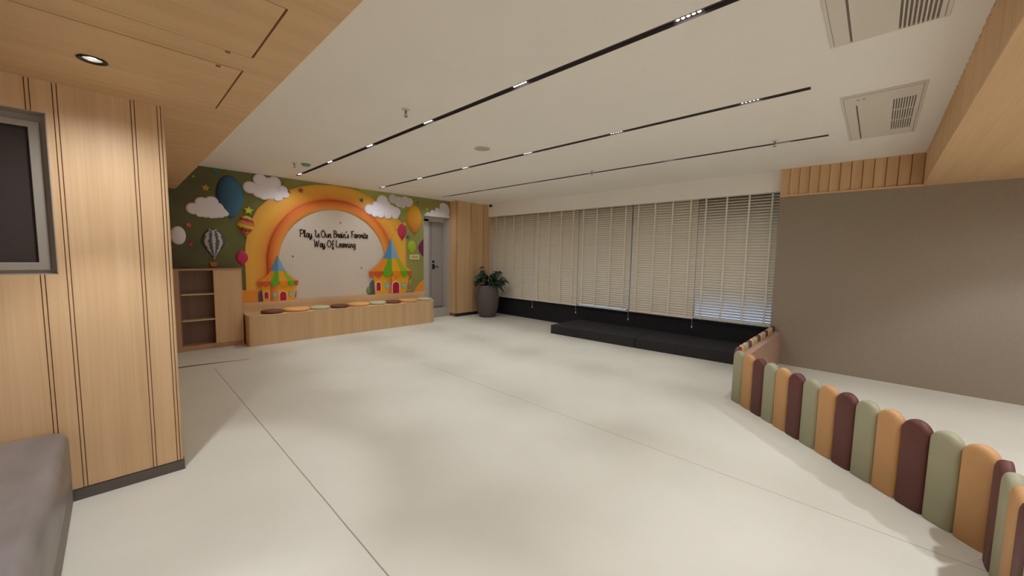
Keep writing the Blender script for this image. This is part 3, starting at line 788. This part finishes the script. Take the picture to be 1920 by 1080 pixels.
def plate(bm, pts, y0, y1): prism(bm, pts, 'y', YF - y1, YF - y0)
def cart(name, pts, y0, y1, m, parent=mural, bevel=0.0):
    bm = bmesh.new(); plate(bm, pts, y0, y1); return obj(name, bm, m, parent, bevel=bevel)
def ell(cx, cz, rx, rz, n=40, a0=0, a1=2 * pi):
    full = abs(a1 - a0 - 2 * pi) < 1e-6
    k = n if full else n + 1
    return [(cx + rx * math.cos(a0 + (a1 - a0) * i / n), cz + rz * math.sin(a0 + (a1 - a0) * i / n)) for i in range(k)]
def dome(bm, cx, cz, rx, rz, depth, y0=0.0, n=36, rings=8, shape=None, pw=2):
    """shallow pillow raised from the wall; shape(t)-> width factor for t from bottom -1 to top 1"""
    prev = None
    for j in range(rings + 1):
        s = 1 - j / rings; h = depth * (max(0, 1 - s ** pw)) ** 0.5
        if j == rings: cur = [bm.verts.new((cx, YF - y0 - depth, cz))]
        else:
            cur = []
            for k in range(n):
                a = 2 * pi * k / n; t = math.sin(a) * s
                w = shape(math.sin(a)) if shape else 1.0
                cur.append(bm.verts.new((cx + rx * s * math.cos(a) * w, YF - y0 - h, cz + rz * t)))
        if prev:
            for k in range(n):
                q = (k + 1) % n
                if len(cur) == 1: bm.faces.new((prev[k], prev[q], cur[0]))
                else: bm.faces.new((prev[k], prev[q], cur[q], cur[k]))
        else:
            base = [bm.verts.new((v.co.x, YF - y0 + 0.001, v.co.z)) for v in cur]
            bm.faces.new(base)
            for k in range(n): bm.faces.new((base[k], base[(k + 1) % n], cur[(k + 1) % n], cur[k]))
        prev = cur

# background board with the door notch (covers the lintel above the door too)
bm = bmesh.new()
slab_holes(bm, 'y', YF, BACK_Y, (0.10, 5.308), (0.607, CEIL), [(DX0, 5.4, -0.1, DZ1)])
obj('background', bm, bg_m, mural)
# arch
outer = [(1.39, 0.607), (1.385, 1.2), (1.40, 1.5), (1.46, 1.83), (1.58, 2.08), (1.75, 2.25), (1.97, 2.40), (2.2, 2.50), (2.45, 2.57), (2.75, 2.600), (3.02, 2.590), (3.2, 2.56), (3.44, 2.47), (3.7, 2.34), (3.95, 2.18), (4.10, 2.02), (4.18, 1.85), (4.18, 0.607)]
CXA, CZA = 2.78, 1.24
inn = lambda r, n=36: [(CXA + r * math.cos(pi * k / n), CZA + r * math.sin(pi * k / n)) for k in range(n + 1)]
bm = bmesh.new()
io = inn(1.09)
plate(bm, outer[::1] + [(CXA + 1.09, 0.607)] + io + [(CXA - 1.09, 0.607)], 0.0, 0.014)
obj('arch', bm, arch_m, mural)
# half-round ring swept round the opening
bm = bmesh.new(); rm, hw = 1.018, 0.092; prev = None
path = [(CXA + rm, 0.607, 0)] + [(CXA + rm * math.cos(pi * k / 60), CZA + rm * math.sin(pi * k / 60), pi * k / 60) for k in range(61)] + [(CXA - rm, 0.607, pi)]
for px, pz, a in path:
    row = []
    for j in range(11):
        b = pi * j / 10; off = hw * math.cos(b); y = 0.040 * math.sin(b) ** 0.8
        row.append(bm.verts.new((px + off * math.cos(a), YF - 0.001 - y, pz + off * math.sin(a))))
    if prev:
        for j in range(10): bm.faces.new((prev[j], prev[j + 1], row[j + 1], row[j]))
    prev = row
obj('arch_ring', bm, ring_m, mural, smooth=True)
cart('centre_panel', [(CXA + 0.93, 0.607)] + inn(0.93) + [(CXA - 0.93, 0.607)], 0.0, 0.006, disc_m)

# clouds: overlapping pillows
def cloud(lobes, y0=0.0, m=cloud_m, depth=0.03, name='cloud'):
    bm = bmesh.new()
    # union outline made by many pillows in one mesh (one cloud)
    for cx, cz, r in lobes: dome(bm, cx, cz, r, r, depth, y0, 28, 9, pw=9)
    o = obj(name, bm, m, mural, smooth=True)
    return o
cloud([(1.49, 2.39, 0.095), (1.63, 2.52, 0.10), (1.82, 2.51, 0.10), (1.93, 2.40, 0.085), (1.62, 2.36, 0.12), (1.76, 2.36, 0.13), (1.67, 2.29, 0.075), (1.86, 2.30, 0.085), (1.97, 2.34, 0.065), (1.74, 2.46, 0.12)], 0.012)
cloud([(0.80, 2.00, 0.085), (0.90, 2.09, 0.085), (1.01, 2.11, 0.09), (1.09, 2.03, 0.085), (1.16, 1.98, 0.065), (0.93, 1.98, 0.10), (1.04, 1.97, 0.09), (0.87, 1.94, 0.055), (1.00, 1.93, 0.055), (1.11, 1.94, 0.05)], 0.0)
cloud([(3.90, 2.50, 0.09), (4.04, 2.46, 0.11), (4.17, 2.49, 0.10), (4.27, 2.48, 0.09), (4.12, 2.40, 0.07), (4.24, 2.43, 0.06)], 0.0, cloud_grey, 0.02)
cloud([(3.40, 2.24, 0.105), (3.55, 2.31, 0.11), (3.67, 2.43, 0.12), (3.72, 2.33, 0.14), (3.86, 2.27, 0.11), (3.96, 2.25, 0.10), (3.50, 2.18, 0.08), (3.62, 2.19, 0.10), (3.78, 2.17, 0.085), (3.94, 2.18, 0.08)], 0.016)
# cloud over the door: cut straight along the door head
bm = bmesh.new()
pts = [(4.62, DZ1 + 0.002), (5.300, DZ1 + 0.002)]
for cx, cz, r, a0, a1 in ((5.13, 2.39, 0.165, -30, 130), (4.965, 2.36, 0.075, 20, 150), (4.84, 2.315, 0.06, 10, 150), (4.72, 2.27, 0.05, 30, 150)):
    for k in range(9):
        a = math.radians(a0 + (a1 - a0) * k / 8); pts.append((min(5.300, cx + r * math.cos(a)), max(DZ1 + 0.004, cz + r * math.sin(a))))
plate(bm, pts, 0.0, 0.012); obj('cloud', bm, cloud_grey, mural)
bm = bmesh.new(); dome(bm, 0.62, 1.61, 0.085, 0.13, 0.035); obj('ball', bm, cloud_m, mural, smooth=True)

# balloons
egg = lambda s: 1.0 if s > -0.1 else 1.0 - 0.33 * ((-s - 0.1) / 0.9) ** 1.0
def balloon(cx, cz, rx, rz, m, depth=0.05, y0=0.0, knot=True):
    bm = bmesh.new(); dome(bm, cx, cz, rx, rz, depth, y0, shape=egg)
    o = obj('balloon', bm, m, mural, smooth=True)
    if knot:
        bm = bmesh.new(); plate(bm, [(cx - 0.012, cz - rz + 0.004), (cx + 0.012, cz - rz + 0.004), (cx + 0.02, cz - rz - 0.02), (cx - 0.02, cz - rz - 0.02)], y0, y0 + 0.01)
        obj('knot', bm, m, o)
    return o
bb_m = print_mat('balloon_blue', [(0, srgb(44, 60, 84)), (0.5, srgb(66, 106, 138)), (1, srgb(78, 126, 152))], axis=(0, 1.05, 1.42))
balloon(1.235, 2.215, 0.175, 0.32, bb_m)
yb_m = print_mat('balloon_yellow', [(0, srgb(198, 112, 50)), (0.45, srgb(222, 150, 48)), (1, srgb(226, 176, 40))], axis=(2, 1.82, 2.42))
balloon(4.385, 2.135, 0.185, 0.305, yb_m)
balloon(4.09, 1.86, 0.10, 0.155, magenta, 0.035, 0.014)
balloon(4.325, 1.545, 0.105, 0.145, lime, 0.035)
bm = bmesh.new(); plate(bm, [(4.605, 1.36), (4.605, 1.73)] + [(4.605 - 0.12 * math.sin(pi * k / 12), 1.73 - 0.37 * k / 12) for k in range(1, 12)], 0.0, 0.012)
obj('balloon', bm, purple, mural)
balloon(1.355, 1.30, 0.085, 0.115, magenta, 0.03, 0.0, False)
# striped hot-air balloon
bs = mat('balloon_cream', srgb(190, 184, 168), 0.5); bd = mat('balloon_slate', srgb(74, 86, 100), 0.5)
bm = bmesh.new()
egg2 = lambda s: 1.0 if s > 0.1 else 1.0 - 0.88 * ((-s + 0.1) / 1.1) ** 1.1
dome(bm, 1.01, 1.50, 0.145, 0.235, 0.05, shape=egg2)
for f in bm.faces:
    c = f.calc_center_median(); tt = (c.z - 1.50) / 0.235
    w = max(0.05, math.sqrt(max(0, 1 - tt * tt)) * egg2(max(-1, min(1, tt)))); q = (c.x - 1.01) / 0.145 / w
    f.material_index = int(math.floor((max(-1, min(1, q)) + 1) * 3.5)) % 2
o = obj('hot_air_balloon', bm, [bd, bs], mural, smooth=True)
bm = bmesh.new(); plate(bm, [(0.97, 1.17), (1.03, 1.17), (1.045, 1.235), (0.955, 1.235)], 0, 0.02); obj('basket', bm, flat('basket', 196, 110, 66), o)
# striped candy bulb
bm = bmesh.new(); dome(bm, 1.425, 1.79, 0.115, 0.165, 0.045, 0.002, shape=lambda s: 1.0 if s > 0 else 1 + 0.75 * s)
for f in bm.faces:
    c = f.calc_center_median(); f.material_index = int((c.z - 1.6 + 0.25 * (c.x - 1.42)) / 0.052) % 3
obj('striped_bulb', bm, [flat('bulb_yellow', 216, 190, 48), flat('bulb_pink', 206, 120, 84), flat('bulb_red', 168, 60, 52)], mural, smooth=True)
def star(name, cx, cz, r, m, y0=0.0, n=5, rot=0.2, parent=mural):
    pts = [(cx + (r if k % 2 == 0 else r * 0.5) * math.cos(rot + pi * k / n), cz + (r if k % 2 == 0 else r * 0.5) * math.sin(rot + pi * k / n)) for k in range(2 * n)]
    return cart(name, pts, y0, y0 + 0.012, m, parent)
star('star', 1.46, 2.035, 0.065, flat('star_lime', 214, 212, 60), 0.014)
star('star', 0.95, 2.31, 0.05, flat('star_orange', 212, 146, 52)); star('star', 0.74, 1.765, 0.04, coral); star('star', 0.75, 1.49, 0.035, magenta, rot=0.7)
star('star', 1.08, 2.565, 0.05, teal_d, rot=0.6); star('star', 2.21, 2.44, 0.05, flat('star_wine', 178, 92, 66), 0.014); star('star', 2.02, 2.39, 0.04, flat('star_rust', 186, 92, 40), 0.014, rot=0.9)
star('star', 3.25, 2.40, 0.045, teal_d, 0.014); star('star', 4.15, 2.02, 0.06, yellow, 0.002, rot=0.5); star('star', 3.96, 1.92, 0.045, yellow, 0.014)
star('star', 4.70, 2.37, 0.05, flat('star_olive', 190, 178, 54), 0.0); star('star', 4.47, 2.50, 0.03, olive); star('star', 4.23, 1.76, 0.05, teal_d); star('star', 0.82, 2.45, 0.02, lime)
# hills and a little bush
bm = bmesh.new(); plate(bm, [(1.28, 0.607), (1.28, 0.80)] + [(1.28 + 0.42 * math.sin(pi / 2 * k / 10), 0.607 + 0.20 * math.cos(pi / 2 * k / 10)) for k in range(1, 11)], 0.014, 0.024); obj('hill', bm, hill_o, mural)
bm = bmesh.new(); plate(bm, [(4.36, 0.607), (4.608, 0.607), (4.608, 0.86), (4.52, 0.80), (4.43, 0.70)], 0.0, 0.012); obj('hill', bm, hill_o, mural)
bm = bmesh.new(); dome(bm, 3.375, 0.69, 0.055, 0.080, 0.02, 0.008); obj('bush', bm, flat('bush', 122, 150, 70), mural, smooth=True)

# castles
def castle(cx, zb, w, ztop, zblue, zaw, body_w, bw_l, m_left):
    """cx axis, zb base, w half width of awning, roof apex, blue base, awning edge"""
    root = bpy.data.objects.new('castle', None); COL.objects.link(root); root.parent = mural; root.empty_display_size = 0.1
    Y0 = 0.030
    h = w * 0.36
    cart('tower_roof', [(cx - h, zblue), (cx, zblue), (cx, ztop)], Y0 + 0.008, Y0 + 0.022, blue_d, root)
    cart('tower_roof', [(cx + 0.0005, zblue), (cx + h * 0.98, zblue), (cx + 0.0005, ztop)], Y0 + 0.008, Y0 + 0.022, blue_l, root)
    n = 5; cols = [brick, green, yellow, lime, orange]
    cols = [orange, green, yellow, lime, yellow]
    te = [-1.0, -0.42, 0.02, 0.44, 0.86, 1.0]; ts = [-1.0, -0.30, 0.02, 0.62, 0.98, 1.0]
    te = [-1.0, -0.40, 0.03, 0.46, 0.84, 1.0]; tt_ = [-1.0, -0.45, 0.03, 0.62, 1.0, 1.0]
    for k in range(5):
        a0, a1 = te[k], te[k + 1]; b0, b1 = tt_[k], tt_[k + 1]
        def edge(f, g_):          # concave flare between top and bottom edges
            return [(cx + h * g_ * (1 - s) + w * f * s - 0.05 * w * g_ * math.sin(pi * s) * abs(g_), zblue + (zaw - zblue) * (s ** 0.92)) for s in (0, 0.25, 0.5, 0.75, 1.0)]
        pl = edge(a0, b0); pr = edge(a1, b1)
        poly = pl + pr[::-1]
        if b0 == b1: poly = pl + pr[:0:-1]
        cart('awning', poly, Y0 + 0.004, Y0 + 0.020, cols[k], root)
    xs = [-1.0, -0.78, -0.40, 0.03, 0.46, 0.80, 1.0]; sc_c = [brick, brick, green, orange, green, brick]
    for k in range(6):
        a, b = cx + w * xs[k], cx + w * xs[k + 1]; mx_ = (a + b) / 2; rr = (b - a) / 2
        dz = min(0.11 * w / 0.45 * 1.15, 0.12)
        pts = [(a, zaw + 0.004), (b, zaw + 0.004)] + [(mx_ + rr * math.cos(t_), zaw - dz * math.sin(t_)) for t_ in [pi * q / 10 for q in range(1, 10)]]
        cart('scallop', pts, Y0 + 0.010, Y0 + 0.024, sc_c[k], root)
    cart('castle_wall', [(cx - bw_l, zb), (cx + body_w * 0.78, zb), (cx + body_w, zaw - 0.01), (cx - bw_l * 1.08, zaw - 0.01)], 0.008, Y0 + 0.004, yellow, root)
    s = w / 0.46
    def arch_pts(x, z0, hw_, hh): return [(x - hw_, z0), (x + hw_, z0)] + [(x + hw_ * math.cos(pi * q / 12), z0 + hh - hw_ + hw_ * math.sin(pi * q / 12)) for q in range(13)]
    dx = cx + 0.10 * s
    cart('door_surround', arch_pts(dx, zb, 0.088 * s, 0.245 * s), Y0 + 0.004, Y0 + 0.010, wht, root)
    d = cart('castle_door', arch_pts(dx, zb, 0.070 * s, 0.225 * s), Y0 + 0.010, Y0 + 0.016, red, root)
    for x, c in ((cx - 0.09 * s, teal), (cx + 0.275 * s, teal)):
        hw_ = 0.042 * s if x < cx else 0.034 * s
        cart('castle_window', [(x - hw_, zb + 0.09 * s), (x + hw_, zb + 0.09 * s), (x + hw_, zb + 0.22 * s), (x - hw_, zb + 0.22 * s)], Y0 + 0.004, Y0 + 0.012, c, root)
        cart('window_bar', [(x - 0.004, zb + 0.09 * s), (x + 0.004, zb + 0.09 * s), (x + 0.004, zb + 0.22 * s), (x - 0.004, zb + 0.22 * s)], Y0 + 0.012, Y0 + 0.015, wht, root)
        cart('window_bar', [(x - hw_, zb + 0.15 * s), (x + hw_, zb + 0.15 * s), (x + hw_, zb + 0.158 * s), (x - hw_, zb + 0.158 * s)], Y0 + 0.0121, Y0 + 0.0151, wht, root)
    x = cx - 0.27 * s
    cart('side_window', arch_pts(x, zb + 0.06 * s, 0.055 * s, 0.19 * s), Y0 + 0.004, Y0 + 0.009, wht, root)
    cart('side_window_pane', arch_pts(x, zb + 0.07 * s, 0.042 * s, 0.165 * s), Y0 + 0.009, Y0 + 0.012, red, root)
    x = cx + 0.40 * s
    cart('side_window', [(x - 0.045 * s, zb + 0.04 * s), (x + 0.005 * s, zb + 0.04 * s), (x + 0.035 * s, zb + 0.27 * s), (x - 0.0 * s, zb + 0.22 * s)], Y0 + 0.004, Y0 + 0.009, wht, root)
    cart('side_window_pane', [(x - 0.033 * s, zb + 0.055 * s), (x - 0.002 * s, zb + 0.055 * s), (x + 0.022 * s, zb + 0.245 * s), (x + 0.002 * s, zb + 0.205 * s)], Y0 + 0.009, Y0 + 0.012, red, root)
    cart('side_tower', [(cx - bw_l - 0.10 * s, zb), (cx - bw_l + 0.01, zb), (cx - bw_l + 0.01, zb + 0.24 * s), (cx - bw_l - 0.05 * s, zb + 0.28 * s), (cx - bw_l - 0.10 * s, zb + 0.20 * s)], 0.015, 0.026, m_left, root)
castle(3.83, 0.608, 0.465, 1.705, 1.31, 1.055, 0.43, 0.34, olive)
castle(1.825, 0.608, 0.295, 1.345, 1.092, 0.925, 0.27, 0.22, flat('shadow_tower', 96, 70, 86))

# raised lettering, written as single strokes
GL = {
 'P': (0.62, [[(0.10, 0), (0.13, 1.0)], [(0.02, 0.93), (0.30, 1.02), (0.56, 0.92), (0.58, 0.66), (0.40, 0.50), (0.14, 0.48)]]),
 'l': (0.30, [[(0.0, 0.05), (0.10, 0.2), (0.20, 0.85), (0.14, 0.98), (0.08, 0.80), (0.08, 0.15), (0.16, 0.0), (0.30, 0.08)]]),
 'a': (0.46, [[(0.38, 0.50), (0.22, 0.56), (0.08, 0.40), (0.06, 0.16), (0.16, 0.0), (0.30, 0.10), (0.38, 0.50)], [(0.38, 0.50), (0.36, 0.12), (0.42, 0.0), (0.50, 0.08)]]),
 'y': (0.50, [[(0.04, 0.50), (0.06, 0.50), (0.06, 0.15), (0.16, 0.0), (0.30, 0.10), (0.36, 0.50)], [(0.36, 0.50), (0.34, -0.10), (0.22, -0.34), (0.08, -0.24), (0.20, -0.10), (0.52, 0.02)]]),
 'I': (0.34, [[(0.02, 0.88), (0.12, 0.98), (0.16, 0.90), (0.11, 0.50), (0.12, 0.10), (0.26, 0.04)]]),
 's': (0.40, [[(0.0, 0.04), (0.18, 0.30), (0.24, 0.54), (0.28, 0.36), (0.34, 0.12), (0.22, 0.0), (0.08, 0.06)]]),
 'O': (0.74, [[(0.34, 1.0), (0.12, 0.86), (0.04, 0.50), (0.12, 0.14), (0.34, 0.0), (0.56, 0.14), (0.64, 0.50), (0.56, 0.86), (0.34, 1.0), (0.26, 0.90)]]),
 'u': (0.50, [[(0.04, 0.50), (0.05, 0.14), (0.16, 0.0), (0.30, 0.10), (0.38, 0.50)], [(0.38, 0.50), (0.37, 0.10), (0.44, 0.0), (0.52, 0.08)]]),
 'r': (0.40, [[(0.02, 0.10), (0.10, 0.54), (0.16, 0.46), (0.30, 0.46), (0.28, 0.12), (0.36, 0.0), (0.44, 0.06)]]),
 'B': (0.66, [[(0.12, 0.0), (0.14, 1.0)], [(0.02, 0.94), (0.30, 1.02), (0.52, 0.90), (0.50, 0.64), (0.18, 0.54)], [(0.18, 0.54), (0.54, 0.48), (0.60, 0.22), (0.42, 0.0), (0.10, 0.02)]]),
 'i': (0.28, [[(0.08, 0.50), (0.07, 0.12), (0.14, 0.0), (0.26, 0.08)], [(0.10, 0.74), (0.12, 0.77)]]),
 'n': (0.52, [[(0.06, 0.0), (0.08, 0.52)], [(0.08, 0.34), (0.22, 0.54), (0.34, 0.46), (0.34, 0.12), (0.42, 0.0), (0.52, 0.08)]]),
 'm': (0.74, [[(0.06, 0.0), (0.08, 0.52)], [(0.08, 0.34), (0.20, 0.54), (0.30, 0.46), (0.30, 0.0)], [(0.30, 0.34), (0.42, 0.54), (0.54, 0.46), (0.54, 0.12), (0.62, 0.0), (0.72, 0.08)]]),
 "'": (0.18, [[(0.10, 1.0), (0.06, 0.78)]]),
 'F': (0.58, [[(0.12, 0.0), (0.14, 0.96)], [(0.02, 0.88), (0.20, 0.98), (0.56, 0.98)], [(0.12, 0.52), (0.44, 0.54)]]),
 'v': (0.46, [[(0.02, 0.46), (0.08, 0.50), (0.16, 0.02), (0.34, 0.50), (0.46, 0.46)]]),
 'o': (0.48, [[(0.22, 0.54), (0.08, 0.42), (0.06, 0.14), (0.20, 0.0), (0.36, 0.14), (0.36, 0.42), (0.22, 0.54), (0.34, 0.44), (0.50, 0.46)]]),
 't': (0.32, [[(0.12, 0.84), (0.08, 0.14), (0.16, 0.0), (0.30, 0.08)], [(0.0, 0.56), (0.28, 0.58)]]),
 'e': (0.44, [[(0.06, 0.24), (0.30, 0.32), (0.30, 0.50), (0.18, 0.54), (0.06, 0.36), (0.08, 0.08), (0.22, 0.0), (0.40, 0.10)]]),
 'W': (0.96, [[(0.0, 0.96), (0.10, 0.96), (0.20, 0.02), (0.46, 0.86), (0.56, 0.02), (0.86, 0.98)]]),
 'f': (0.40, [[(0.36, 0.86), (0.26, 1.0), (0.16, 0.84), (0.16, 0.0), (0.14, -0.26), (0.26, -0.30), (0.28, -0.10), (0.16, 0.02)], [(0.0, 0.46), (0.38, 0.50)]]),
 'L': (0.60, [[(0.16, 0.98), (0.10, 0.50), (0.10, 0.04), (0.36, 0.0), (0.54, 0.06)], [(0.02, 0.90), (0.16, 0.98)]]),
 'g': (0.50, [[(0.38, 0.50), (0.22, 0.56), (0.08, 0.40), (0.08, 0.14), (0.20, 0.04), (0.34, 0.16), (0.38, 0.50)], [(0.38, 0.50), (0.38, -0.12), (0.26, -0.34), (0.10, -0.24)]]),
}
def cr_spline(p, n=5):
    out = []
    for i in range(len(p) - 1):
        p0, p1, p2, p3 = p[max(i - 1, 0)], p[i], p[i + 1], p[min(i + 2, len(p) - 1)]
        for k in range(n):
            t = k / n
            out.append(tuple(0.5 * ((2 * p1[a]) + (-p0[a] + p2[a]) * t + (2 * p0[a] - 5 * p1[a] + 4 * p2[a] - p3[a]) * t * t + (-p0[a] + 3 * p1[a] - 3 * p2[a] + p3[a]) * t ** 3) for a in (0, 1)))
    out.append(p[-1]); return out
def word_bm(txt, x0, z0, size, width, y0=0.007, th=0.012):
    bm = bmesh.new(); x = 0
    adv = sum(GL[c][0] if c != ' ' else 0.34 for c in txt); sx = width / adv
    for c in txt:
        if c == ' ': x += 0.34; continue
        a, strokes = GL[c]
        for st in strokes:
            pts = cr_spline(st); hw_ = 0.046
            P = [Vector(((x0 + (x + p[0]) * sx), z0 + p[1] * size)) for p in pts]; hwm = hw_ * size
            for i in range(len(P) - 1):
                d = P[i + 1] - P[i]
                if d.length < 1e-5: continue
                d.normalize(); nn = Vector((-d.y, d.x)) * hwm; e = d * hwm * 0.45
                q = [P[i] - e + nn, P[i] - e - nn, P[i + 1] + e - nn, P[i + 1] + e + nn]
                prism(bm, [(v.x, v.y) for v in q], 'y', YF - y0 - th, YF - y0)
        x += a
    return bm
ink = mat('lettering_brown', srgb(62, 38, 34), 0.5)
for txt, x0, z0, wd in (('Play', 2.175, 1.672, 0.235), ('Is', 2.455, 1.672, 0.125), ('Our', 2.625, 1.675, 0.265), ("Brain's", 2.86, 1.683, 0.0), ('Favorite', 3.0, 1.69, 0.0)):
    pass
words = (('Play', 2.170, 2.375, 1.668), ('Is', 2.415, 2.490, 1.673), ('Our', 2.515, 2.690, 1.676), ("Brain's", 2.725, 3.005, 1.683), ('Favorite', 3.045, 3.370, 1.692),
         ('Way', 2.395, 2.585, 1.502), ('Of', 2.615, 2.735, 1.506), ('Learning', 2.765, 3.130, 1.510))
for txt, x0, x1, z0 in words:
    obj('lettering', word_bm(txt, x0, z0, 0.118, x1 - x0), ink, mural)
# mounting studs left in the panel
stud_m = mat('stud_grey', srgb(92, 78, 70), 0.4, metal=0.5)
for x, z in ((2.855, 1.95), (2.06, 1.335), (3.23, 1.13)):
    bm = bmesh.new(); tube(bm, [(x, YF - 0.005, z), (x, YF - 0.016, z)], 0.011, 12); obj('stud', bm, stud_m, mural)
# small cream sign beside the door
t = thing('door_sign', 'small cream plate fixed below the green balloon beside the door', 'sign', (4.385, YF, 1.345))
obj('plate', B((-0.115, 0.115, -0.016, -0.002, -0.052, 0.052)), mat('sign_cream', srgb(214, 198, 142), 0.5), t, bevel=0.004)
obj('print_area', B((-0.075, 0.075, -0.0175, -0.016, -0.022, 0.022)), mat('sign_print', srgb(176, 156, 104), 0.6), t)
